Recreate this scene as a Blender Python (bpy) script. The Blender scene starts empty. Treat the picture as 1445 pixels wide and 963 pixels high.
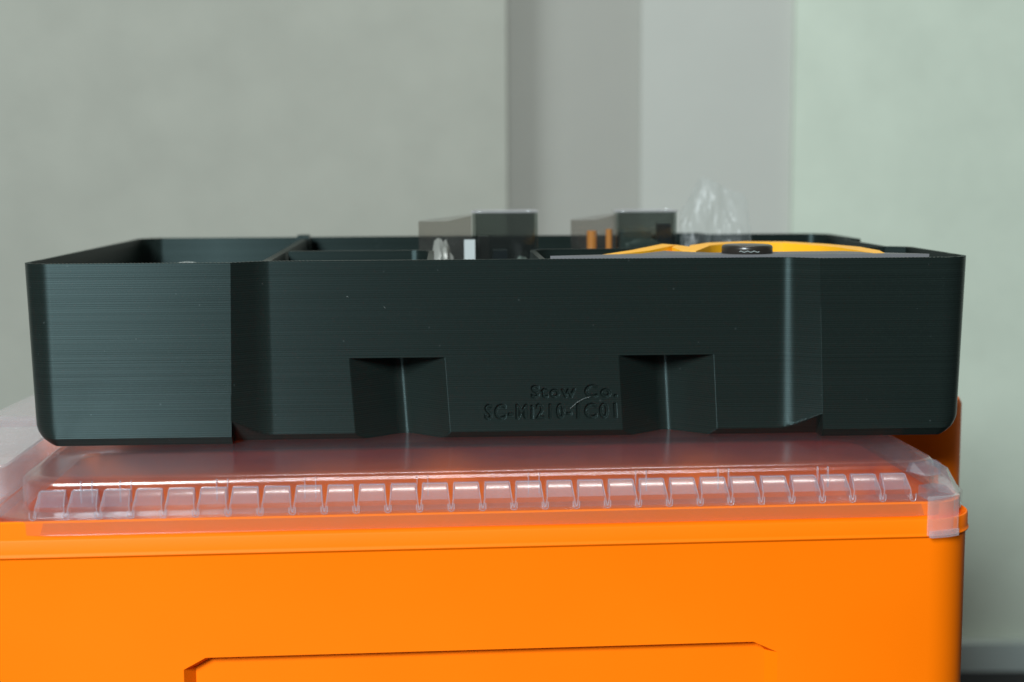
import bpy, bmesh, math, random
import numpy as np
from mathutils import Vector, noise
from mathutils.geometry import tessellate_polygon
random.seed(7)
R = math.radians
MM = 0.001
TOP = 277.0                      # height of the clear lid's top above the floor, mm
scene = bpy.context.scene
C = scene.collection

# ------------------------------------------------------------------ camera
cd = bpy.data.cameras.new('camera'); cam = bpy.data.objects.new('camera', cd); C.objects.link(cam)
cd.lens = 50; cd.sensor_width = 36; cd.clip_start = 0.01; cd.clip_end = 50
cam.rotation_mode = 'QUATERNION'
from mathutils import Euler, Quaternion
q = Euler((R(90-6.72), 0, 0)).to_quaternion() @ Euler((0, 0, -0.005)).to_quaternion()
cam.rotation_quaternion = q
cam.location = (0, -0.375, (71.6+TOP)*MM)
cd.dof.use_dof = True; cd.dof.focus_distance = 0.366; cd.dof.aperture_fstop = 14
scene.camera = cam
# ------------------------------------------------------------------ light
w = bpy.data.worlds.new('World'); scene.world = w; w.use_nodes = True
w.node_tree.nodes['Background'].inputs[0].default_value = (0.78, 0.86, 0.84, 1)
w.node_tree.nodes['Background'].inputs[1].default_value = 0.075
def area(name, loc, target, sx, sy, power, col):
    l = bpy.data.lights.new(name, 'AREA'); l.shape = 'RECTANGLE'; l.size = sx; l.size_y = sy
    l.energy = power; l.color = col
    o = bpy.data.objects.new(name, l); C.objects.link(o); o.location = loc
    o.rotation_euler = (Vector(target)-Vector(loc)).to_track_quat('-Z', 'Y').to_euler()
    return o
area('window_light', (-0.58, -1.48, 1.02), (0.0, 0.1, 0.25), 0.46, 0.46, 53, (0.86, 0.96, 1.0))
area('ceiling_light', (0.10, 0.22, 1.55), (0.10, 0.10, 0.2), 0.75, 0.13, 7.0, (1.0, 0.96, 0.90))
scene.view_settings.view_transform = 'Standard'; scene.view_settings.look = 'None'
scene.view_settings.exposure = 0; scene.view_settings.gamma = 1
scene.render.engine = 'CYCLES'
scene.cycles.max_bounces = 14; scene.cycles.transparent_max_bounces = 40
scene.cycles.transmission_bounces = 10; scene.cycles.diffuse_bounces = 5

# ------------------------------------------------------------------ helpers
def tag(o, label=None, cat=None, group=None, kind=None):
    if label: o['label'] = label
    if cat: o['category'] = cat
    if group: o['group'] = group
    if kind: o['kind'] = kind
    return o
def empty(name, loc, rz, label, cat, group=None):
    o = bpy.data.objects.new(name, None); C.objects.link(o); o.empty_display_size = .02
    o.location = (loc[0]*MM, loc[1]*MM, loc[2]*MM); o.rotation_euler = (0, 0, R(rz))
    return tag(o, label, cat, group)
def obj(name, bm, mat, parent=None, smooth=None, recalc=True):
    if recalc: bmesh.ops.recalc_face_normals(bm, faces=bm.faces)
    bmesh.ops.scale(bm, vec=(MM, MM, MM), verts=bm.verts)
    me = bpy.data.meshes.new(name); bm.to_mesh(me); bm.free()
    if smooth is not None:
        me.shade_smooth(); me.set_sharp_from_angle(angle=R(smooth))
    me.materials.append(mat)
    o = bpy.data.objects.new(name, me); C.objects.link(o)
    if parent: o.parent = parent
    return o
def box(bm, x0, x1, y0, y1, z0, z1):
    v = [bm.verts.new((x, y, z)) for z in (z0, z1) for y in (y0, y1) for x in (x0, x1)]
    for f in ((0,2,3,1),(4,5,7,6),(0,1,5,4),(2,6,7,3),(0,4,6,2),(1,3,7,5)): bm.faces.new([v[i] for i in f])
    return v
def bevel(bm, w, seg=2, ang=30):
    e = [e for e in bm.edges if len(e.link_faces) == 2 and e.calc_face_angle(0) > R(ang)]
    bmesh.ops.bevel(bm, geom=e, offset=w, segments=seg, affect='EDGES', clamp_overlap=True)
def prism(bm, pts, z0, z1, top=None):
    """closed plan polygon extruded; z1 may be a function of (x,y)"""
    a = [bm.verts.new((x, y, z0)) for x, y in pts]
    b = [bm.verts.new((x, y, z1(x, y) if callable(z1) else z1)) for x, y in (top or pts)]
    n = len(pts)
    for i in range(n): bm.faces.new((a[i], a[(i+1) % n], b[(i+1) % n], b[i]))
    bm.faces.new(a[::-1]); bm.faces.new(b)
def rrect(x0, x1, y0, y1, r, o=0, seg=8, sub=1):
    """rounded rectangle offset outwards by o, counter-clockwise from the front left"""
    rr = max(.05, r+o); pts = []
    for cx, cy, a0 in ((x0+r, y0+r, 180), (x1-r, y0+r, 270), (x1-r, y1-r, 0), (x0+r, y1-r, 90)):
        for i in range(seg+1):
            a = R(a0+90*i/seg); pts.append((cx+rr*math.cos(a), cy+rr*math.sin(a)))
    return pts
def sweep(bm, plan, prof, closed=True, skip=None):
    """plan(o) -> list of points; prof: list of (o, z)"""
    rings = [[bm.verts.new((x, y, z)) for x, y in plan(o)] for o, z in prof]
    n = len(rings[0])
    for a, b in zip(rings, rings[1:]):
        for i in range(n):
            if skip is not None and i == skip: continue
            bm.faces.new((a[i], a[(i+1) % n], b[(i+1) % n], b[i]))
    return rings
def tube(bm, pts, r, seg=8, closed=False):
    n = len(pts); rings = []
    for i, p in enumerate(pts):
        p = Vector(p)
        t = (Vector(pts[(i+1) % n if closed else min(i+1, n-1)])-Vector(pts[(i-1) % n if closed else max(i-1, 0)])).normalized()
        u = t.cross(Vector((0, 0, 1)));  u = u.normalized() if u.length > .01 else Vector((1, 0, 0))
        v = t.cross(u); rr = r[i] if isinstance(r, (list, tuple)) else r
        rings.append([bm.verts.new(p+rr*(math.cos(k*math.tau/seg)*u+math.sin(k*math.tau/seg)*v)) for k in range(seg)])
    for i in range(n if closed else n-1):
        a, b = rings[i], rings[(i+1) % n]
        for k in range(seg): bm.faces.new((a[k], a[(k+1) % seg], b[(k+1) % seg], b[k]))
    if not closed: bm.faces.new(rings[0][::-1]); bm.faces.new(rings[-1])

# ------------------------------------------------------------------ materials
def mat(name):
    m = bpy.data.materials.new(name); m.use_nodes = True
    nt = m.node_tree; return m, nt, nt.nodes['Principled BSDF'], nt.nodes['Material Output']
def N(nt, t, **kw):
    n = nt.nodes.new(t)
    for k, v in kw.items():
        if k.startswith('i_'):
            n.inputs[k[2:].replace('_', ' ')].default_value = v
        else: setattr(n, k, v)
    return n
def math_node(nt, op, a, b=None, c=None):
    n = nt.nodes.new('ShaderNodeMath'); n.operation = op
    for i, x in enumerate((a, b, c)):
        if x is None: continue
        if isinstance(x, (int, float)): n.inputs[i].default_value = x
        else: nt.links.new(x, n.inputs[i])
    return n.outputs[0]
def coords(nt, scale):
    tc = N(nt, 'ShaderNodeTexCoord'); mp = N(nt, 'ShaderNodeMapping'); mp.inputs['Scale'].default_value = scale
    nt.links.new(tc.outputs['Object'], mp.inputs['Vector']); return mp.outputs[0]
def mixcol(nt, fac, a, b):
    n = nt.nodes.new('ShaderNodeMix'); n.data_type = 'RGBA'
    if isinstance(fac, (int, float)): n.inputs[0].default_value = fac
    else: nt.links.new(fac, n.inputs[0])
    for s, x in ((6, a), (7, b)):
        if isinstance(x, tuple): n.inputs[s].default_value = (*x, 1)
        else: nt.links.new(x, n.inputs[s])
    return n.outputs[2]
def ramp(nt, x, lo, hi):
    n = N(nt, 'ShaderNodeMapRange'); nt.links.new(x, n.inputs[0]); n.inputs[1].default_value = lo; n.inputs[2].default_value = hi
    return n.outputs[0]
def noise_tex(nt, vec, scale, detail=3, rough=.5):
    n = N(nt, 'ShaderNodeTexNoise'); n.inputs['Scale'].default_value = scale; n.inputs['Detail'].default_value = detail
    n.inputs['Roughness'].default_value = rough
    nt.links.new(vec, n.inputs['Vector']); return n.outputs['Fac']

def m_printed(name, base, dust=True):
    m, nt, p, out = mat(name); L = nt.links
    fine = noise_tex(nt, coords(nt, (1, 1, 3600)), 1.0, 1.5, .6)          # single layers
    wide = noise_tex(nt, coords(nt, (1, 1, 700)), 1.0, 3, .6)             # bands of layers
    grain = noise_tex(nt, coords(nt, (1, 1, 1)), 2600, 2, .6)
    sep = N(nt, 'ShaderNodeSeparateXYZ'); L.new(coords(nt, (1, 1, 1)), sep.inputs[0])
    wave = math_node(nt, 'MULTIPLY_ADD', math_node(nt, 'SINE', math_node(nt, 'MULTIPLY', sep.outputs['Z'], math.tau/.00058)), .5, .5)
    lines = math_node(nt, 'ADD', math_node(nt, 'MULTIPLY', ramp(nt, fine, .30, .70), .6), math_node(nt, 'MULTIPLY', wave, .4))
    L.new(math_node(nt, 'MULTIPLY_ADD', lines, .20, .14), p.inputs['Specular IOR Level'])
    bands = ramp(nt, wide, .25, .75)
    c1 = mixcol(nt, lines, tuple(b*.62 for b in base), tuple(b*1.45 for b in base))
    c2 = mixcol(nt, math_node(nt, 'MULTIPLY', bands, .3), c1, tuple(b*1.25 for b in base))
    c2 = mixcol(nt, math_node(nt, 'MULTIPLY', ramp(nt, grain, .5, .8), .35), c2, tuple(b*2.2 for b in base))
    if dust:
        v = N(nt, 'ShaderNodeTexVoronoi'); v.inputs['Scale'].default_value = 330
        L.new(coords(nt, (1, 1, 1)), v.inputs['Vector'])
        sp = math_node(nt, 'LESS_THAN', v.outputs['Distance'], .085)
        pick = math_node(nt, 'GREATER_THAN', noise_tex(nt, coords(nt, (1, 1, 1)), 150, 2), .56)
        f = math_node(nt, 'MULTIPLY', math_node(nt, 'MULTIPLY', sp, pick), .08)
        c2 = mixcol(nt, f, c2, (.22, .26, .26))
    L.new(c2, p.inputs['Base Color'])
    rg = math_node(nt, 'MULTIPLY_ADD', lines, .10, .34); L.new(rg, p.inputs['Roughness'])
    p.inputs['Specular Tint'].default_value = (.66, .96, .97, 1)
    p.inputs['Anisotropic'].default_value = .9
    g = N(nt, 'ShaderNodeNewGeometry'); cr = N(nt, 'ShaderNodeVectorMath', operation='CROSS_PRODUCT')
    L.new(g.outputs['Normal'], cr.inputs[0]); cr.inputs[1].default_value = (0.001, 0.0005, 1)
    nm = N(nt, 'ShaderNodeVectorMath', operation='NORMALIZE'); L.new(cr.outputs[0], nm.inputs[0])
    L.new(nm.outputs[0], p.inputs['Tangent'])
    p.inputs['Anisotropic Rotation'].default_value = .25
    b = N(nt, 'ShaderNodeBump'); b.inputs['Strength'].default_value = .5; b.inputs['Distance'].default_value = .00005
    hsum = math_node(nt, 'ADD', math_node(nt, 'ADD', fine, math_node(nt, 'MULTIPLY', wide, .8)), math_node(nt, 'MULTIPLY', grain, .12))
    L.new(hsum, b.inputs['Height']); L.new(b.outputs[0], p.inputs['Normal'])
    return m
def m_plastic(name, base, rough=.4, bump=.3, var=.06, spec=.5, scale=60, sss=0):
    m, nt, p, out = mat(name); L = nt.links
    big = noise_tex(nt, coords(nt, (1, 1, 1)), scale*.25, 3); grain = noise_tex(nt, coords(nt, (1, 1, 1)), 1800, 2, .6)
    c = mixcol(nt, ramp(nt, big, .3, .7), tuple(b*(1-var) for b in base), tuple(min(1, b*(1+var)) for b in base))
    L.new(c, p.inputs['Base Color'])
    L.new(math_node(nt, 'MULTIPLY_ADD', big, .12, rough-.06), p.inputs['Roughness'])
    p.inputs['Specular IOR Level'].default_value = spec
    if sss:
        p.inputs['Subsurface Weight'].default_value = sss; p.inputs['Subsurface Radius'].default_value = (1, .3, .05)
        p.inputs['Subsurface Scale'].default_value = .003
    b = N(nt, 'ShaderNodeBump'); b.inputs['Strength'].default_value = bump; b.inputs['Distance'].default_value = .00006
    L.new(math_node(nt, 'ADD', grain, math_node(nt, 'MULTIPLY', big, 2.0)), b.inputs['Height'])
    L.new(b.outputs[0], p.inputs['Normal'])
    return m
def m_clear(name, tint=(.95, .95, .96), haze=.10, haze_col=(.8, .8, .82), rough=.08, f0=.045, wear=.5, graze=.8, edge=2.5):
    """thin clear moulding: lets light straight through, with a haze of fine wear and a surface gloss"""
    m, nt, p, out = mat(name); L = nt.links; nt.nodes.remove(p)
    tr = N(nt, 'ShaderNodeBsdfTransparent'); tr.inputs[0].default_value = (*tint, 1)
    df = N(nt, 'ShaderNodeBsdfDiffuse'); df.inputs[0].default_value = (*haze_col, 1)
    tl = N(nt, 'ShaderNodeBsdfTranslucent'); tl.inputs[0].default_value = (*haze_col, 1)
    h = N(nt, 'ShaderNodeMixShader'); h.inputs[0].default_value = .45
    L.new(df.outputs[0], h.inputs[1]); L.new(tl.outputs[0], h.inputs[2])
    a = N(nt, 'ShaderNodeMixShader')
    cl = noise_tex(nt, coords(nt, (1, 1, 1)), 140, 5, .65); gr = noise_tex(nt, coords(nt, (1, 1, 1)), 2400, 2, .7)
    hz = math_node(nt, 'MULTIPLY', math_node(nt, 'ADD', math_node(nt, 'MULTIPLY_ADD', cl, wear, 1-wear/2), math_node(nt, 'MULTIPLY_ADD', gr, .8, -.4)), haze)
    lw0 = N(nt, 'ShaderNodeLayerWeight'); lw0.inputs[0].default_value = .5        # a longer path through the plastic near its edges
    hz = math_node(nt, 'MULTIPLY', hz, math_node(nt, 'MULTIPLY_ADD', math_node(nt, 'POWER', lw0.outputs['Facing'], 3), edge, 1.0))
    L.new(hz, a.inputs[0]); L.new(tr.outputs[0], a.inputs[1]); L.new(h.outputs[0], a.inputs[2])
    gl = N(nt, 'ShaderNodeBsdfGlossy'); gl.inputs[0].default_value = (1, 1, 1, 1)
    L.new(math_node(nt, 'MULTIPLY_ADD', cl, .1, rough-.05 if rough > .06 else .01), gl.inputs['Roughness'])
    lw = N(nt, 'ShaderNodeLayerWeight'); lw.inputs[0].default_value = .5
    fr = math_node(nt, 'MULTIPLY_ADD', math_node(nt, 'POWER', lw.outputs['Facing'], 4.6), graze-f0, f0)
    bp = N(nt, 'ShaderNodeBump'); bp.inputs['Strength'].default_value = .35; bp.inputs['Distance'].default_value = .00012
    L.new(math_node(nt, 'ADD', cl, math_node(nt, 'MULTIPLY', gr, .12)), bp.inputs['Height']); L.new(bp.outputs[0], gl.inputs['Normal'])
    b = N(nt, 'ShaderNodeMixShader'); L.new(fr, b.inputs[0]); L.new(a.outputs[0], b.inputs[1]); L.new(gl.outputs[0], b.inputs[2])
    L.new(b.outputs[0], out.inputs['Surface'])
    return m
def m_wall(name, base, var=.08, rough=.85, scale=22):
    m, nt, p, out = mat(name); L = nt.links
    n1 = noise_tex(nt, coords(nt, (1, 1, 1)), scale, 5, .6); n2 = noise_tex(nt, coords(nt, (1, 1, 1)), 4, 2)
    f = math_node(nt, 'ADD', math_node(nt, 'MULTIPLY', ramp(nt, n1, .3, .7), .6), math_node(nt, 'MULTIPLY', ramp(nt, n2, .3, .7), .4))
    L.new(mixcol(nt, f, tuple(b*(1-var) for b in base), tuple(b*(1+var) for b in base)), p.inputs['Base Color'])
    p.inputs['Roughness'].default_value = rough; p.inputs['Specular IOR Level'].default_value = .25
    b = N(nt, 'ShaderNodeBump'); b.inputs['Strength'].default_value = .3; b.inputs['Distance'].default_value = .001
    L.new(n1, b.inputs['Height']); L.new(b.outputs[0], p.inputs['Normal'])
    return m
def m_metal(name, base, rough):
    m, nt, p, out = mat(name); p.inputs['Base Color'].default_value = (*base, 1)
    p.inputs['Metallic'].default_value = 1; p.inputs['Roughness'].default_value = rough; return m

PRINT = m_printed('black_printed_plastic', (.0078, .0118, .0105))
PRINT_IN = m_printed('black_printed_plastic_inner', (.0078, .0118, .0105), dust=False)
ORANGE = m_plastic('orange_plastic', (.93, .168, .0003), rough=.5, bump=.25, var=.04, spec=.12)
LID = m_clear('clear_lid_plastic', tint=(.91, .93, .95), haze=.030, haze_col=(.55, .60, .68), rough=.16, edge=4)
LIDTOP = m_clear('worn_lid_top_plastic', tint=(.90, .92, .95), haze=.05, haze_col=(.46, .50, .58), rough=.20, edge=1)
RIMC = m_clear('bright_edge_plastic', haze=.24, haze_col=(.76, .76, .82), rough=.12, edge=1)  # extra pale haze stands in for bright highlights along the moulded edges
FROST_SHEEN = m_clear('frosted_sheen_top_plastic', haze=.32, haze_col=(.38, .45, .56), rough=.24, f0=.10, edge=1.5)  # frosting plus a lavender-grey haze painted for the room's reflection on sloped facets
FROST = m_clear('frosted_grip_plastic', haze=.10, haze_col=(.46, .48, .58), rough=.22, f0=.12, edge=3)
EDGE = m_clear('clear_rib_plastic', haze=.16, haze_col=(.85, .83, .85), rough=.1)
SMOKE = m_clear('smoky_clear_plastic', tint=(.60, .63, .61), haze=.02, haze_col=(.45, .47, .47), f0=.07, rough=.08)
SMOKE2 = m_clear('pale_smoky_plastic', tint=(.74, .72, .69), haze=.05, haze_col=(.5, .48, .46), rough=.08, f0=.06)
FILM = m_clear('clear_bag_film', tint=(.975, .98, .98), haze=.045, haze_col=(.8, .85, .85), rough=.4, f0=.01, graze=.22, edge=2)
YELLOW = m_plastic('yellow_plastic', (.90, .42, .008), rough=.45, var=.04)
GREYTOOL = m_plastic('grey_tool_rubber', (.11, .11, .115), rough=.55, var=.12)
BLACKPL = m_plastic('black_knob_plastic', (.02, .017, .014), rough=.3)
CHROME = m_metal('steel', (.6, .6, .6), .25)
WHITE = m_plastic('white_card', (.70, .80, .80), rough=.6)
WHITE2 = m_plastic('pale_curl_plastic', (.40, .43, .42), rough=.3)
DARKG = m_plastic('dark_grey_plastic', (.03, .028, .025), rough=.3)
TEALG = m_plastic('grey_green_plastic', (.10, .14, .13), rough=.4)
NAVY = m_plastic('dark_blue_plastic', (.006, .02, .035), rough=.4)
AMBER = m_plastic('amber_plastic', (.65, .25, .03), rough=.4)
HAIR = m_plastic('filament_hair', (.30, .34, .33), rough=.35)
WALL_L = m_wall('painted_board_left', (.327, .333, .286))
WALL_R = m_wall('painted_board_right', (.49, .55, .46))
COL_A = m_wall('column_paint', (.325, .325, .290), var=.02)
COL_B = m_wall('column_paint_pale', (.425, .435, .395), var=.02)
SKIRT = m_wall('baseboard_paint', (.36, .42, .40), var=.02, rough=.5)
FLOOR = m_wall('dark_floor', (.012, .012, .013), rough=.5)

# ------------------------------------------------------------------ the room behind
bm = bmesh.new(); box(bm, -3000, 3000, -2500, 705, -20, 0); tag(obj('floor', bm, FLOOR), kind='structure')
wall = bpy.data.objects.new('wall', None); C.objects.link(wall); tag(wall, kind='structure')
def wp(name, x0, x1, y0, m, y1=705, z0=0.0, z1=2400, bv=1.5):
    bm = bmesh.new(); box(bm, x0, x1, y0, y1, z0, z1)
    if bv: bevel(bm, bv, 2)
    return obj(name, bm, m, wall)
wp('wall_panel', -3000, -2.5, 584, WALL_L, bv=2)
bm = bmesh.new(); prism(bm, [(-2.5, 705), (-2.5, 586), (15, 601.5), (20, 604.8), (25, 606.8), (31, 608), (38, 608.6), (88.5, 609), (88.5, 705)], 0, 2400); obj('wall_recess', bm, COL_A, wall, smooth=40)  # left side splayed away from the window light to darken that strip
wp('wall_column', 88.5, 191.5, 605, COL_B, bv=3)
wp('wall_panel', 191.5, 3000, 600, WALL_R, bv=2)
bm = bmesh.new(); box(bm, 191.5, 3000, 588, 599.7, 0, 20); bevel(bm, 2, 2)
tag(obj('baseboard', bm, SKIRT), 'pale painted baseboard along the foot of the wall at lower right', 'baseboard')

# ------------------------------------------------------------------ orange case
def case_tub(parent, x0, x1, y0, y1, r, zrim, rim_lip, recess):
    """open orange tub standing on the floor; z are heights above the lid top plane (minus = below)"""
    T = TOP
    plan = lambda o: rrect(x0, x1, y0, y1, r, o, seg=12)
    bm = bmesh.new()
    zl = zrim-4.4
    prof_out = [(-1.6, 3-T), (-1.1, 0.6-T), (0, 6-T), (0, zl-.9), (.1, zl-.45), (.45, zl-.2), (.7, zl), (.78, zl+.2), (.72, zl+.4), (.55, zl+.6), (.5, zl+1.0), (.45, zrim-.5), (.3, zrim-.2), (.0, zrim-.1),
                (-1.2, zrim-.9), (-1.5, zrim-.6), (-1.6, zrim+3.4), (-1.9, zrim+3.7), (-2.7, zrim+3.7), (-3.0, zrim+3.4), (-3.2, zrim-48)]
    prof_out = prof_out[1:]
    n = 13*4
    rings = [[bm.verts.new((x, y, z+T)) for x, y in plan(o)] for o, z in prof_out]
    front = 12                                   # segment between the two front corners
    for k, (a, b) in enumerate(zip(rings, rings[1:])):
        for i in range(n):
            if recess and k == 1 and i == front: continue
            bm.faces.new((a[i], a[(i+1) % n], b[(i+1) % n], b[i]))
    bm.faces.new(rings[0][::-1]); bm.faces.new(rings[-1])
    if recess:
        xa, xb, zt, zb, dp = recess
        L0, R0 = rings[1][front], rings[1][front+1]; L1, R1 = rings[2][front], rings[2][front+1]
        yf = L0.co.y
        cut = [(xa, zb), (xb, zb), (xb, zt-2.8), (xb-6, zt), (xa+5.2, zt), (xa, zt-2.8)]
        inn = [(xa+5.2, zb+5), (xb-5.2, zb+5), (xb-5.2, zt-3.4), (xb-7.8, zt-.6), (xa+7.4, zt-.6), (xa+5.2, zt-3.4)]
        O = [bm.verts.new((x, yf, z+T)) for x, z in cut]; I = [bm.verts.new((x, yf+dp, z+T)) for x, z in inn]
        outer = [L0, R0, R1, L1]
        tess = tessellate_polygon([[v.co.xzy for v in outer], [v.co.xzy for v in O]])
        allv = outer+O
        for t in tess: bm.faces.new([allv[i] for i in t])
        for i in range(6): bm.faces.new((O[i], O[(i+1) % 6], I[(i+1) % 6], I[i]))
        bm.faces.new(I)
    return obj('tub', bm, ORANGE, parent, smooth=35)

case = empty('organizer_case', (0, 0, 0), 4.2, 'orange organizer case with ribbed clear lid carrying the black tray in front', 'organizer case', 'orange organizer cases')
FX0, FX1, FY0, FY1 = -212.0, 112.4, -42.2, 45.0
tub = case_tub(case, FX0, FX1, FY0, FY1, 13, -12.7, 1.0, (-81.8, 61.8, -42.5, -236, 6.8))
# ---- clear lid
LX0, LX1, LY0, LY1 = -120.5, 104.5, -33.2, 39.0
T = TOP
lid = None
plan = lambda o: rrect(LX0, LX1, LY0, LY1, 9, o, seg=5)
prof = [(-1.5, 0), (-.7, -.07), (0, -.28), (.6, -.65), (1.0, -1.15), (1.25, -1.75), (1.36, -2.4), (1.36, -7.7), (1.7, -8.15), (7.8, -8.25), (8.3, -8.4), (8.55, -8.8), (8.55, -12.1),
        (7.9, -12.1), (7.7, -9.3), (2.0, -9.2), (.55, -8.6), (.5, -2.6), (.35, -2.0), (-.6, -1.4)]
bm = bmesh.new()
rg = sweep(bm, plan, [(o, z+T) for o, z in prof])
bm.faces.new(rg[0]); bm.faces.new(rg[-1])
for f in bm.faces:
    if abs(f.normal.z) > .9 or len(f.verts) > 8 or all(v.co.z < T-8.4 for v in f.verts): f.material_index = 1
lid = obj('lid', bm, LID, case, smooth=28); lid.data.materials.append(LIDTOP)
# flange running on to the left and the raised end panel
bm = bmesh.new()
box(bm, -206, LX0-8.6, -41.6, 42, T-9.3, T-8.3); box(bm, -206, LX0-8.6, -42.1, -41.3, T-12.35, T-8.3)
tube(bm, [(-206, -41.6, T-8.3), (-129.4, -41.6, T-8.3), (-126.5, -41.8, T-9.2)], .7)
obj('lid_flange', bm, EDGE, case, smooth=40)
bm = bmesh.new(); plan2 = lambda o: rrect(-205, -128.2, -17, 40, 4, o, seg=4)
rg = sweep(bm, plan2, [(-.4, T-.2), (0, T-.6), (.6, T-8.2), (-.2, T-8.2), (-.8, T-1.2)]); bm.faces.new(rg[0]); bm.faces.new(rg[-1])
obj('lid_end_panel', bm, EDGE, case, smooth=30)
# ---- grip blocks along the front of the lid
def block_mesh(hw):
    bm = bmesh.new(); P = 3.775; g = .42
    rows = [(0, hw-.25), (-.12, hw-.02), (-1.6, hw+.10), (-3.2, hw+.3), (-4.3, hw+.42), (-4.9, hw+.55), (-5.3, P-.12), (-5.62, P-.02)]
    dep = lambda z: 0.0 if z > -.05 else (.5+(-z)*1.25 if z > -3.0 else 4.3+(-z-3.0)*.10)
    ring = []
    for z, h in rows:
        d = dep(z); y = -d
        ring.append([bm.verts.new(c) for c in ((-h, .6, z), (-h, y+.35, z), (-h+.35, y, z), (h-.35, y, z), (h, y+.35, z), (h, .6, z))])
    for a, b in zip(ring, ring[1:]):
        for i in range(5):
            f = bm.faces.new((a[i], b[i], b[i+1], a[i+1]))
            if a[0].co.z > -3: f.material_index = 2  # upper facets get the painted sheen
    bm.faces.new(ring[0])
    k0 = len(bm.faces)
    for sx in (-1, 1): tube(bm, [(sx*h, -dep(z)-.02, z-.02) for z, h in rows[1:]], .13, 6)  # hazy tubes drawn as the bright edge lines of each block
    tube(bm, [(-hw+.1, -.52, -.12), (hw-.1, -.52, -.12)], .10, 6)
    bm.faces.ensure_lookup_table()
    for f in bm.faces[k0:]: f.material_index = 1
    bmesh.ops.scale(bm, vec=(MM,)*3, verts=bm.verts); bmesh.ops.recalc_face_normals(bm, faces=bm.faces)
    me = bpy.data.meshes.new('grip_block'); bm.to_mesh(me); bm.free(); me.shade_smooth(); me.set_sharp_from_angle(angle=R(30)); me.materials.append(FROST); me.materials.append(RIMC); me.materials.append(FROST_SHEEN); return me
blk = block_mesh(3.0)
gx = [-116.0+7.56*i for i in range(29)]           # grooves between the blocks
for i in range(28):
    o = bpy.data.objects.new('grip_block', blk); C.objects.link(o); o.parent = lid
    o.location = ((gx[i]+gx[i+1])/2*MM, (LY0-1.75)*MM, (T-2.75)*MM)
# groove ends: pale half-round beads standing in for the highlights on their rims
bead = None
for i in range(29):
    if bead is None:
        bm = bmesh.new(); pts = [(.72*math.cos(R(a)), -.12, .72*math.sin(R(a))) for a in range(180, 361, 20)]
        tube(bm, [(-.74, 0, 1.1)]+pts+[(.74, 0, 1.1)], .17, 6); bead = obj('groove_glint_bead', bm, RIMC, lid, smooth=60); o = bead
    else:
        o = bead.copy(); C.objects.link(o); o.parent = lid
    o.location = (gx[i]*MM, (LY0-6.45)*MM, (T-8.1)*MM)
# vertical stiffening ribs just inside the lid's front edge
rib = None
for i, x in enumerate([-104.5, -95.3, -72.5, -51.5, -24.5, 2.6, 29, 49.5, 74.5]):
    bm = bmesh.new()
    for s in (-1, 1): box(bm, x+s*1.3-.11, x+s*1.3+.11, -34.95, -33.9, T-6.0, T-.9)
    obj('lid_rib', bm, RIMC, lid)
# faceted right corner of the lid
def bar(pts, z0, z1, m, name='corner_guard', r=.3):
    bm = bmesh.new(); prism(bm, pts, T+z0, T+z1); bevel(bm, r, 2, 20); return obj(name, bm, m, lid, smooth=25)
bar([(98.2, -44.5), (99.0, -45.1), (103.4, -44.2), (106.3, -42.8), (105.8, -42.2), (103.2, -43.4), (99.1, -44.3)], -16.9, -15.2, RIMC, r=.15)
bar([(98.0, -43.5), (99.0, -44.4), (103.5, -43.5), (106.4, -42.0), (107.0, -40.6), (106.0, -40.4), (105.4, -41.3), (103.2, -42.5), (99.1, -43.3)], -16.6, -7.0, EDGE)
bm = bmesh.new()
prism(bm, [(98.3, -35.8), (98.6, -42.1), (99.6, -42.4), (107.2, -37.6), (104.0, -33.5), (100.5, -34.8)], T-8.2, T-5.8,
      top=[(98.6, -35.4), (98.8, -39.9), (99.8, -40.1), (105.2, -36.6), (103.2, -33.6), (100.5, -34.8)]); bevel(bm, .3, 2)
obj('corner_block', bm, FROST, lid, smooth=25)
bm = bmesh.new()
prism(bm, [(104.6, -33.0), (107.7, -37.0), (110.6, -32), (113.0, -10), (108, -10)], T-8.2, T-2.5,
      top=[(104.6, -32.4), (106.0, -34.2), (107.6, -30.8), (108.0, -10), (106.5, -10)]); bevel(bm, .4, 2)
obj('corner_block', bm, EDGE, lid, smooth=25)
for y in (-4, 8, 20):
    bm = bmesh.new(); prism(bm, [(106, y-4), (112.0, y-4), (112.0, y+4), (106, y+4)], T-8.2, T-2.6,
        top=[(106, y-3.5), (108.5, y-3.5), (108.5, y+3.5), (106, y+3.5)]); bevel(bm, .3, 1); obj('grip_block', bm, FROST, lid, smooth=25)
# small corner facet of the top edge
bm = bmesh.new()
a = [(96.5, -34.3, T-2.6), (97.5, -34.1, T-.3), (103.6, -33.2, T+.1), (104.9, -33.4, T-.8), (104.4, -35.0, T-3.3), (100.4, -35.6, T-3.6)]
b = [(x-.6, y+.9, z-.2) for x, y, z in a]
va = [bm.verts.new(p) for p in a]; vb = [bm.verts.new(p) for p in b]
bm.faces.new(va); bm.faces.new(vb[::-1])
for i in range(6): bm.faces.new((va[i], vb[i], vb[(i+1) % 6], va[(i+1) % 6]))
obj('corner_facet', bm, FROST, lid, smooth=25)

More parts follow.
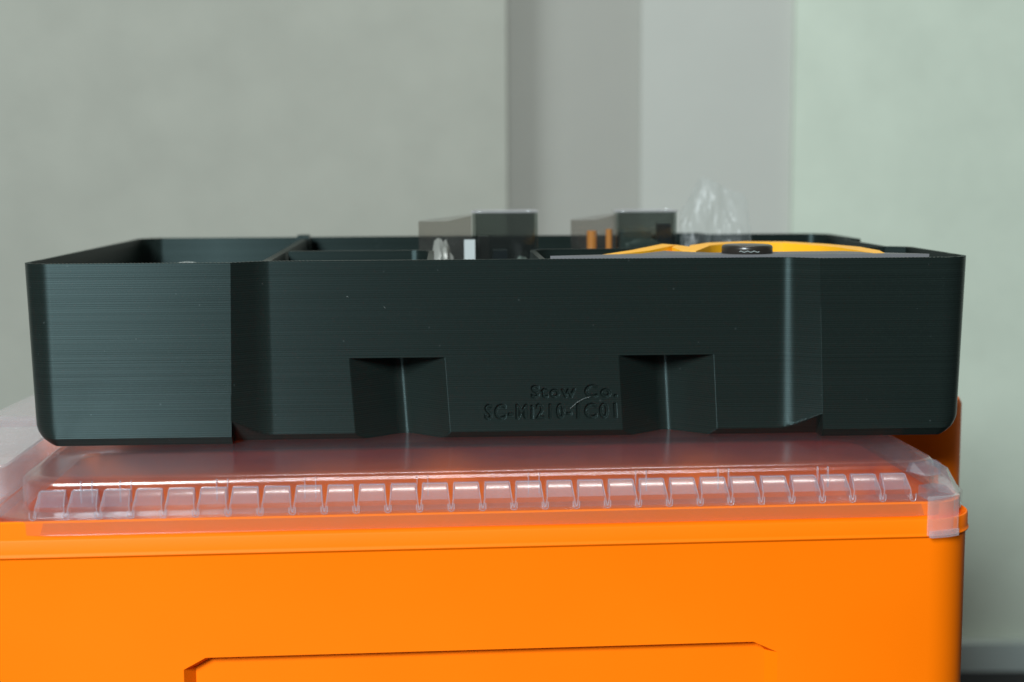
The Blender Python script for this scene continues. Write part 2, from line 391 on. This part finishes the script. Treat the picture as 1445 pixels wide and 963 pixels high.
# ------------------------------------------------------------------ second orange case, behind and to the right
rear = empty('organizer_case', (-6, 0, 0), 0.0, 'blurred orange organizer case behind the front one, its corner showing at right under the tray', 'organizer case', 'orange organizer cases')
bm = bmesh.new()
plan3 = lambda o: rrect(-138, 148.3, 58, 118, 14, o, seg=10)
rg = sweep(bm, plan3, [(-2, .6), (0, 5), (0, T-40), (0, T-1.0), (-.7, T+.6), (-2.2, T+1)]); bm.faces.new(rg[0][::-1]); bm.faces.new(rg[-1])
obj('tub', bm, ORANGE, rear, smooth=35)
bm = bmesh.new(); plan4 = lambda o: rrect(-155, -40, 52, 122, 8, o, seg=6)
rg = sweep(bm, plan4, [(-.8, T-1.2), (0, T-1.8), (.7, T-9), (3.0, T-9.4), (3.2, T-19), (2.2, T-19), (2, T-10.4), (-.2, T-10), (-.8, T-2.6)]); bm.faces.new(rg[0]); bm.faces.new(rg[-1])
obj('lid', bm, EDGE, rear, smooth=30)

# ------------------------------------------------------------------ black printed tray
tray = empty('storage_tray', (0, 0, TOP+.05), 2.6, 'black 3D printed storage tray with engraved lettering resting on the clear lid', 'tray')
H = 48.75; XL, XR, YB = -128.6, 124.2, 152.0; RC = 8.0; TH = 1.25
def draft(z): return 1.3*(1-z/H)
def smooth_max(a, b, k):
    h = max(k-abs(a-b), 0)/k if k > 0 else 0
    return max(a, b)+h*h*k*.25
def smooth_min(a, b, k): return -smooth_max(-a, -b, k)
DM = 5.2
def shear(x, z):
    """slight lean of the cut-outs: their edges follow the mesh columns exactly"""
    t = (H-z)/H
    def rampf(a, b): return max(0.0, min(1.0, (x-a)/(b-a)))
    b = rampf(-60, -44.5)*(1-rampf(-16.5, -8)) if x < 8 else rampf(20, 28.5)*(1-rampf(56.5, 70))
    g = lambda c: max(0.0, 1-abs(x-c)/9)
    return .062*max(0, 22.4-z)*b+t*(-1.2*g(-73.6)+2.2*g(82.2))
def recess(x, z):
    """set-back of the middle section; sharp outer corners, filleted inner ones"""
    xl0 = -73.6; xr0 = 82.2
    l = (x-xl0)/7.3*DM; r = (xr0-x)/7.5*DM
    s = min(l, r)
    return max(0.0, smooth_min(s, DM, 1.5))
def pocket(x, z, first):
    xc, x0, x1 = (-30.3, -43.7, -17.7) if first else (42.4, 29.0, 55.3)
    ln = 0.0
    u = (x-(xc+ln))/((x1-x0)/2)
    m = (x0+x1)/2
    # plan: a wide V whose point is rounded
    hl = (x-(x0+ln*.7))/(xc+ln-x0-ln*.7); hr = ((x1+ln*1.0)-x)/((x1-xc))
    if hl <= 0 or hr <= 0: return 0
    return max(0, 11.0*smooth_min(hl, hr, .36))
# engraved lettering: the outlines are rasterised once and sunk into the front wall
def text_mesh(text, x1, width, z, height):
    cu = bpy.data.curves.new('lettering', 'FONT'); cu.body = text; cu.size = 5; cu.offset = .10; cu.resolution_u = 3; cu.space_character = 1.22
    tmp = bpy.data.objects.new('tmp', cu); C.objects.link(tmp); bpy.context.view_layer.update()
    me = bpy.data.meshes.new_from_object(tmp.evaluated_get(bpy.context.evaluated_depsgraph_get()))
    bpy.data.objects.remove(tmp)
    xs_ = [v.co.x for v in me.vertices]; ys_ = [v.co.y for v in me.vertices]
    a, b, c, d = min(xs_), max(xs_), min(ys_), max(ys_)
    for v in me.vertices: v.co = (x1-width+(v.co.x-a)/(b-a)*width, 0, z+(v.co.y-c)/(d-c)*height)
    return me
TX0, TX1, TZ0, TZ1, TS = -9.0, 30.0, 4.0, 16.0, .05
ras = np.zeros((int((TZ1-TZ0)/TS)+1, int((TX1-TX0)/TS)+1))
gx_, gz_ = np.meshgrid(TX0+TS*np.arange(ras.shape[1]), TZ0+TS*np.arange(ras.shape[0]))
txt = [text_mesh('Stow Co.', 28.2, 22.8, 11.0, 3.5), text_mesh('SC-Mi210-1C01', 27.8, 35.0, 5.2, 4.2)]
for me in txt:
    me.calc_loop_triangles()
    for t in me.loop_triangles:
        p = [me.vertices[k].co for k in t.vertices]
        i0 = max(0, int((min(q_.x for q_ in p)-TX0)/TS)); i1 = int((max(q_.x for q_ in p)-TX0)/TS)+2
        j0 = max(0, int((min(q_.z for q_ in p)-TZ0)/TS)); j1 = int((max(q_.z for q_ in p)-TZ0)/TS)+2
        X, Z = gx_[j0:j1, i0:i1], gz_[j0:j1, i0:i1]
        e = [(p[(k+1) % 3].x-p[k].x)*(Z-p[k].z)-(p[(k+1) % 3].z-p[k].z)*(X-p[k].x) for k in range(3)]
        ins = ((e[0] >= 0) & (e[1] >= 0) & (e[2] >= 0)) | ((e[0] <= 0) & (e[1] <= 0) & (e[2] <= 0))
        ras[j0:j1, i0:i1] = np.maximum(ras[j0:j1, i0:i1], ins)
sm = ras.copy()
for k_ in range(2):
    for ax in (0, 1): sm = (np.roll(sm, 1, ax)+sm+np.roll(sm, -1, ax))/3
def engraved(x, z):
    if not (TX0+.2 < x < TX1-.2 and TZ0+.2 < z < TZ1-.2): return 0.0
    return float(sm[int((z-TZ0)/TS+.5), int((x-TX0)/TS+.5)])
def front_off(x, z, low):
    base = draft(z)
    xl0 = -73.6; xr0 = 82.2
    if x <= xl0 or x >= xr0:
        return base+max(0, 2.3-z)*.9
    o = recess(x, z)
    o = max(o, DM+max(-9, (1.9-z))*1.1)
    if low:
        for k in (True, False):
            p = pocket(x, z, k)
            if p > 0: o = max(o, DM+p-.15)
    o += .70*engraved(x, z)
    return base+o
def round_off(z, r=6.0):
    return draft(z)+(r-math.sqrt(max(0, r*r-(r-z)**2)) if z < r else 0)
# outline: (x, y, nx, ny inward, kind)
pl = []
x = XL+RC; xs = []
while x < XR-RC-.01: xs.append(x); x += .125 if -8 < x < 29.5 else .26
xs.append(XR-RC)
xs = sorted(set(xs+[-73.6, -73.57, 82.17, 82.2, -43.7, -43.68, -17.72, -17.7, 29.0, 29.02, 55.28, 55.3]))
for i in range(13):
    a = R(180+90*i/12); pl.append((XL+RC+RC*math.cos(a), RC+RC*math.sin(a), -math.cos(a), -math.sin(a), 'c', max(0, math.sin(R(90*i/12)))))
for x in xs[1:-1]: pl.append((x, 0, 0, 1, 'f', 1))
for i in range(13):
    a = R(270+90*i/12); pl.append((XR-RC+RC*math.cos(a), RC+RC*math.sin(a), -math.cos(a), -math.sin(a), 'c', max(0, math.cos(R(90*i/12)))))
# right side with its stepped-in bay, rear, left side
def stepped(p0, p1, s0, s1, d, nx, ny, fl=3.5):
    L_ = (Vector(p1)-Vector(p0)).length; dirv = (Vector(p1)-Vector(p0))/L_
    ss = sorted({0, L_}|{s0, s0+fl*.8, s0+fl, s0+fl+1.2, s1-fl-1.2, s1-fl, s1-fl*.8, s1}|{L_*k/12 for k in range(13)})
    for s in ss[1:-1]:
        off = 0 if s <= s0 or s >= s1 else min(d, (s-s0)/fl*d, (s1-s)/fl*d)
        q_ = Vector(p0)+dirv*s+Vector((nx, ny))*off
        pl.append((q_.x, q_.y, nx, ny, 's', 0))
stepped((XR, RC), (XR, YB-RC), 46, 98, 6.0, -1, 0)
for i in range(11):
    a = R(0+90*i/10); pl.append((XR-RC+RC*math.cos(a), YB-RC+RC*math.sin(a), -math.cos(a), -math.sin(a), 's', 0))
stepped((XR-RC, YB), (XL+RC, YB), 36, 50, -2.5, 0, -1, 2)
for i in range(11):
    a = R(90+90*i/10); pl.append((XL+RC+RC*math.cos(a), YB-RC+RC*math.sin(a), -math.cos(a), -math.sin(a), 's', 0))
for k in range(1, 12): pl.append((XL, YB-RC-(YB-2*RC)*k/12, 1, 0, 's', 0))
ZP = 22.45
zr = [(.0, 1), (.3, 1), (.6, 1), (1.0, 1), (1.4, 1), (1.9, 1), (2.3, 1), (2.8, 1)]
z = 3.4
while z < 4.9: zr.append((z, 1)); z += .5
while z < 15.0: zr.append((z, 1)); z += .125
while z < ZP-.4: zr.append((z, 1)); z += 1.2
zr += [(ZP, 1), (ZP, 0)]
z = ZP+1.5
while z < H-.8: zr.append((z, 0)); z += 2.2
zr += [(H-.12, 0), (H, 0)]
def ring_pts(z, low, extra):
    out = []
    for (x, y, nx, ny, kd, wt) in pl:
        if kd == 'f': o = front_off(x, z, low)
        elif kd == 'c': o = wt**3*(draft(z)+max(0, 2.3-z)*.9)+(1-wt**3)*round_off(z)
        else: o = round_off(z)
        wob = .03*noise.noise(Vector((x*.06, y*.06, z*.35))) if z < H-.02 else 0
        o += extra+(wob if extra == 0 else 0)*.5
        zz = z if not (z == H) else z+.05*math.sin((x+y)*6.1)
        out.append((x+nx*o+(shear(x, z) if kd == 'f' else 0), y+ny*o, zz))
    return out
bm = bmesh.new()
rings = [[bm.verts.new(p) for p in ring_pts(z, low, 0)] for z, low in zr]
rings.append([bm.verts.new(p) for p in ring_pts(H, 0, TH)])
for z, low in [(H-6, 0), (H-12, 0), (H-20, 0)]: rings.append([bm.verts.new(p) for p in ring_pts(z, low, TH)])
n = len(pl)
for a, b in zip(rings, rings[1:]):
    for i in range(n): bm.faces.new((a[i], a[(i+1) % n], b[(i+1) % n], b[i]))
def cap(ring, flip):
    tess = tessellate_polygon([[v.co for v in ring]])
    for t in tess:
        try: bm.faces.new([ring[i] for i in t])
        except ValueError: pass
cap(rings[0], True); cap(rings[-1], False)
shell = obj('shell', bm, PRINT, tray, smooth=33)

for me in txt:                                    # the floor of each line of lettering
    for v in me.vertices:
        x_, z_ = v.co.x, v.co.z
        v.co = ((x_+shear(x_, z_))*MM, (DM+draft(z_)+.69)*MM, z_*MM)
    me.materials.append(PRINT_IN); me.name = 'lettering'
    o = bpy.data.objects.new('lettering', me); C.objects.link(o); o.parent = tray
# inner walls
def wall_strip(pts, th, z0, z1, name='divider', m=PRINT_IN, closed=False):
    """thin upright wall following a plan polyline"""
    bm = bmesh.new(); n = len(pts); L_, R_ = [], []
    for i, p in enumerate(pts):
        p = Vector(p); t = (Vector(pts[min(i+1, n-1)])-Vector(pts[max(i-1, 0)])).normalized(); nn = Vector((-t.y, t.x))*th/2
        L_.append(p+nn); R_.append(p-nn)
    poly = L_+R_[::-1]
    z1f = z1 if callable(z1) else (lambda i: z1)
    lo = [bm.verts.new((q_.x, q_.y, z0)) for q_ in poly]
    hi = [bm.verts.new((q_.x, q_.y, z1f(k if k < n else 2*n-1-k))) for k, q_ in enumerate(poly)]
    N_ = len(poly)
    for i in range(N_): bm.faces.new((lo[i], lo[(i+1) % N_], hi[(i+1) % N_], hi[i]))
    for i in range(n-1):
        j = 2*n-1-i
        bm.faces.new((hi[i], hi[i+1], hi[j-1], hi[j])); bm.faces.new((lo[i], lo[i+1], lo[j-1], lo[j]))
    return obj(name, bm, m, tray, smooth=35)
def arc(cx, cy, r, a0, a1, k=8): return [(cx+r*math.cos(R(a0+(a1-a0)*i/k)), cy+r*math.sin(R(a0+(a1-a0)*i/k))) for i in range(k+1)]
Z0 = H-19.5
wall_strip([(-65.6, 6.4), (-66.5, 60), (-68.2, 150.4)], 2.2, Z0, lambda i: H-[.3, .3, .0][i])
wall_strip([(-64.6, 56.5)]+[(-58, 56.5), (-40, 56.5), (-27.6, 56.5)]+arc(-27.6, 50.5, 6, 90, 0)+[(-21.6, 40), (-21.6, 6.7)], 1.6, Z0, H-.1)
wall_strip([(8.6, 6.7), (8.6, 35)]+arc(16, 50, 7.4, 180, 90)+[(30, 57.4), (60, 57.4), (117, 57.4)], 1.6, Z0, H-.1)
wall_strip([(-67.2, 104), (-20, 104), (50, 104), (122, 104)], 1.6, Z0, H-6)
# catch on the left divider
bm = bmesh.new(); prism(bm, [(-72, 137), (-66, 137), (-66, 146), (-71, 146)], H-4, H+1.2, top=[(-70.5, 139), (-66.5, 139), (-66.5, 145), (-70, 145)]); bevel(bm, .8, 3); obj('catch', bm, PRINT_IN, tray, smooth=40)

# stray strands of filament on the wall and the rim
for pts in ([(17.5, 11.0), (19.4, 12.7), (21.0, 13.6), (23.0, 14.2)],):
    bm = bmesh.new(); tube(bm, [(x, DM+draft(z_)-.55, z_-2.9) for x, z_ in [(a_[0]-1.5, a_[1]) for a_ in pts]], .028, 5); obj('filament_strand', bm, HAIR, tray, smooth=60)
for k in range(2):
    x = random.uniform(-120, 115); zc = random.uniform(6, 46)
    if -46 < x < -15 or 26 < x < 60: zc = random.uniform(26, 46)
    y = front_off(x, zc, False)-.12; L_ = random.uniform(.4, 1.2); a = random.uniform(-.5, .7)
    bm = bmesh.new(); tube(bm, [(x+L_*t_*math.cos(a), y-.05*math.sin(t_*3), zc+L_*t_*math.sin(a)+.2*math.sin(t_*4+k)) for t_ in (0, .33, .66, 1)], .03, 4); obj('filament_strand', bm, HAIR, tray, smooth=60)

# ------------------------------------------------------------------ things in the tray (world mm, z above lid top)
def wobj(name, bm, m, root, smooth=35): return obj(name, bm, m, root, smooth=smooth)
def parts_box(x, y, top, s_main, s_nose, rz, label, contents):
    r = empty('parts_box', (x, y, TOP+30), rz, label, 'parts box', 'smoky clear parts boxes')
    h = top-30
    a, dpt, nl = s_main, 19.0, s_nose
    def body(o, zt):
        return [(-a-o*0, -o)]
    # body: a hollow smoky box
    bm = bmesh.new(); pf = lambda o: rrect(0, a, 0, dpt, 2.6, o, seg=5)
    rg = sweep(bm, pf, [(0, 0), (0, h-.4), (-.3, h), (-1.0, h), (-1.0, .8)]); bm.faces.new(rg[0][::-1]); bm.faces.new(rg[-1])
    wobj('body', bm, SMOKE, r)
    bm = bmesh.new(); pts = []
    pn = [(-.3, 1.5), (-nl*.45, 2.2), (-nl*.8, 3.8), (-nl, 7.5), (-nl, 13), (-nl*.7, 16), (-.3, 17)]
    prism(bm, pn, 0, lambda x_, y_: h-2.8+2.0*max(0, 1+x_/(nl*.5))); bevel(bm, .5, 2); wobj('nose', bm, SMOKE2, r)
    bm = bmesh.new(); rim = rrect(0, a, 0, dpt, 2.6, .15, seg=5); tube(bm, [(px_, py_, h+.15) for px_, py_ in rim], .38, 6, closed=True); wobj('rim', bm, EDGE, r, 60)
    for (nm, x0, x1, y0, y1, z0, z1, m_, par) in contents:
        bm = bmesh.new()
        if nm == 'film_wad':                      # crumpled film
            bmesh.ops.create_icosphere(bm, subdivisions=3, radius=1)
            for v in bm.verts:
                k_ = 1+.35*noise.noise(v.co*2.3)+.2*noise.noise(v.co*6)
                v.co = Vector(((x0+x1)/2+v.co.x*k_*(x1-x0)/2, (y0+y1)/2+v.co.y*k_*(y1-y0)/2, (z0+z1)/2+v.co.z*k_*(z1-z0)/2))
        elif nm == 'amber_insert':                # short round pins
            prism(bm, [((x0+x1)/2+(x1-x0)/2*math.cos(k_*math.tau/16), (y0+y1)/2+(x1-x0)/2*math.sin(k_*math.tau/16)) for k_ in range(16)], z0, z1); bevel(bm, .4, 2)
        else: box(bm, x0, x1, y0, y1, z0, z1); bevel(bm, min(.9, (x1-x0)*.25, (y1-y0)*.25), 3)
        wobj(nm, bm, m_, r)
    return r
parts_box(-12.2, 70, 59.5, 20.6, 17.0, 2, 'smoky clear parts box with white card inside, standing nearer the middle of the tray',
    [('white_card', -2.6, .8, -1.4, -.8, 0, 21.2, WHITE2, 0), ('insert', 6.5, 11, 3, 12, 2, 17.5, NAVY, 0), ('insert', 12.5, 18.5, 4, 12, 2, 13.0, NAVY, 0), ('film_wad', 13, 18, 1.5, 3, 9, 15.5, WHITE2, 0), ('insert', 2, 5.2, 2.5, 9, 2, 22, DARKG, 0), ('film_wad', -14, -6, 3.2, 10, 1, 20.5, WHITE2, 0)])
parts_box(35.0, 100, 58.7, 20.4, 14.8, 0, 'smoky clear parts box with amber inserts showing, left of the crumpled bag',
    [('amber_insert', -9.6, -6.2, 3.2, 8, 1, 22.3, AMBER, 0), ('amber_insert', -3.2, -1.0, 3.2, 8, 1, 22.8, AMBER, 0), ('insert', 1.5, 12.0, 4, 15, 2, 22.0, TEALG, 0), ('insert', 14, 18.5, 3, 9, 2, 24.5, NAVY, 0), ('film_wad', 3, 16, 1.5, 2.5, 14, 19.5, TEALG, 0)])
# crumpled clear bag
bag = bmesh.new(); NX, NZ = 34, 26; g = []
def btop(u):
    kn = [(0, 58.5), (.10, 62), (.30, 70.5), (.36, 70.0), (.62, 66.9), (.78, 65.4), (.93, 64.0), (1, 50.5)]
    for (a, b), (c, d) in zip(kn, kn[1:]):
        if u <= c: return b+(d-b)*(u-a)/(c-a)
for i in range(NX+1):
    u = i/NX; col = []
    for j in range(NZ+1):
        v = j/NZ; zt = btop(u); z_ = 32+(zt-32)*v
        f = noise.noise(Vector((u*4.2, v*3.0, 3.3)))*3.2+abs(noise.noise(Vector((u*9, v*7, 1.3))))*1.6
        col.append(bag.verts.new((57.0+24.0*u+(1-v)*1.2*math.sin(u*9), 106+f+4*math.sin(u*math.pi)*(v-.5), z_+TOP)))
    g.append(col)
for i in range(NX):
    for j in range(NZ): bag.faces.new((g[i][j], g[i+1][j], g[i+1][j+1], g[i][j+1]))
bo = obj('plastic_bag', bag, FILM, None, smooth=18, recalc=False)
md = bo.modifiers.new('thickness', 'SOLIDIFY'); md.thickness = .00012
tag(bo, 'crumpled clear plastic bag poking up at the back of the black tray', 'plastic bag')

# yellow and grey tool
tool = empty('hand_snips', (70, 20, TOP+42), 0, 'yellow and grey hand snips with black round knob lying in the tray', 'snips')
ox, oy, oz = 70, 20, 42
def tp(pts): return [(x-ox, y-oy) for x, y in pts]
bm = bmesh.new()
pb = tp([(10.5, 10.5), (35.8, 19.5), (43.7, 33.0), (56.3, 22.5), (79.5, 26.5), (93.6, 27.5), (101.3, 20), (110, 14.5), (113.5, 11.5), (86, 12.6), (60, 11.4), (30, 10.0)])
prism(bm, pb, 1.5, 49.35-oz); bevel(bm, .5, 2); wobj('body', bm, GREYTOOL, tool)
bm = bmesh.new()
def ribbon(bm, pts, wd, zf, th):
    n = len(pts); L1 = []; 
    for i, p in enumerate(pts):
        p = Vector(p); t = (Vector(pts[min(i+1, n-1)])-Vector(pts[max(i-1, 0)])).normalized(); nn = Vector((-t.y, t.x))*wd(i)/2
        L1.append((p+nn, p-nn, zf(i)))
    vs = [[bm.verts.new((a.x, a.y, z-th)), bm.verts.new((a.x, a.y, z)), bm.verts.new((b.x, b.y, z)), bm.verts.new((b.x, b.y, z-th))] for a, b, z in L1]
    for a, b in zip(vs, vs[1:]):
        for k in range(4): bm.faces.new((a[k], a[(k+1) % 4], b[(k+1) % 4], b[k]))
    bm.faces.new(vs[0]); bm.faces.new(vs[-1][::-1])
ribbon(bm, tp([(17.2, 12), (27, 21), (37, 32), (46.5, 45), (49.5, 39), (50.5, 30)]), lambda i: [2, 4, 6, 7, 6, 4][i], lambda i: [48.6, 49.0, 49.6, 50.6, 50.1, 49.4][i]-oz, 4)
bevel(bm, .5, 2); wobj('handle', bm, YELLOW, tool)
bm = bmesh.new()
ribbon(bm, tp([(51, 30), (55.5, 44), (62, 53), (72, 57.5), (83, 57), (92, 50), (98, 38), (100.5, 25), (101, 16)]), lambda i: [3, 6, 8, 8, 8, 8, 7, 6, 3][i], lambda i: [49.4, 50.3, 50.5, 50.6, 50.5, 50.1, 49.9, 49.6, 49.4][i]-oz, 5)
bevel(bm, .6, 2); wobj('handle', bm, YELLOW, tool)
bm = bmesh.new()
for r_ in (0,):
    rr = [(6.7, 49.2), (7.0, 49.5), (7.0, 51.0), (6.8, 51.5), (6.2, 51.75), (0.01, 51.8)]
    pr = [[bm.verts.new((65.3-ox+a*math.cos(k*math.tau/40), 19.5-oy+a*math.sin(k*math.tau/40), z_-oz)) for k in range(40)] for a, z_ in rr]
    for a, b in zip(pr, pr[1:]):
        for k in range(40): bm.faces.new((a[k], a[(k+1) % 40], b[(k+1) % 40], b[k]))
wobj('knob', bm, BLACKPL, tool, 60)
bm = bmesh.new(); tube(bm, [(62+5.5*t_-ox, 12.35-oy+.25*abs(t_-.5), 50.1+.18*math.sin(t_*19)-oz) for t_ in [i/12 for i in range(13)]], .1, 5); wobj('scratch_thread', bm, HAIR, tool, 60)

# small curled bits of film lying in the tray
def curl(x, y, z, rz, label, s=1):
    r = bmesh.new(); pts = []
    for i in range(17):
        a = i/16*math.pi*1.1; pts.append((s*6*math.cos(a), 1.2*math.sin(a*2), s*1.6*math.sin(a)))
    vs = [(r.verts.new((p[0], p[1]-1.3, p[2])), r.verts.new((p[0], p[1]+1.3, p[2]))) for p in pts]
    for a, b in zip(vs, vs[1:]): r.faces.new((a[0], b[0], b[1], a[1]))
    o = obj('plastic_curl', r, WHITE2, None, smooth=60, recalc=False); o.location = (x*MM, y*MM, (z+TOP)*MM); o.rotation_euler = (0, 0, R(rz))
    m_ = o.modifiers.new('thickness', 'SOLIDIFY'); m_.thickness = .0003
    tag(o, label, 'plastic curl', 'curled plastic offcuts')
curl(-29, 92, 44.6, 20, 'small pale plastic curl at the back, left of the box with the white card')
curl(16, 96, 44.6, -25, 'small pale plastic curl between the two smoky parts boxes')
curl(-101, 66, 43.6, 10, 'pale plastic curl in the left compartment of the tray', .55)

# ------------------------------------------------------------------ room: left, right and ceiling planes are out of view and left out
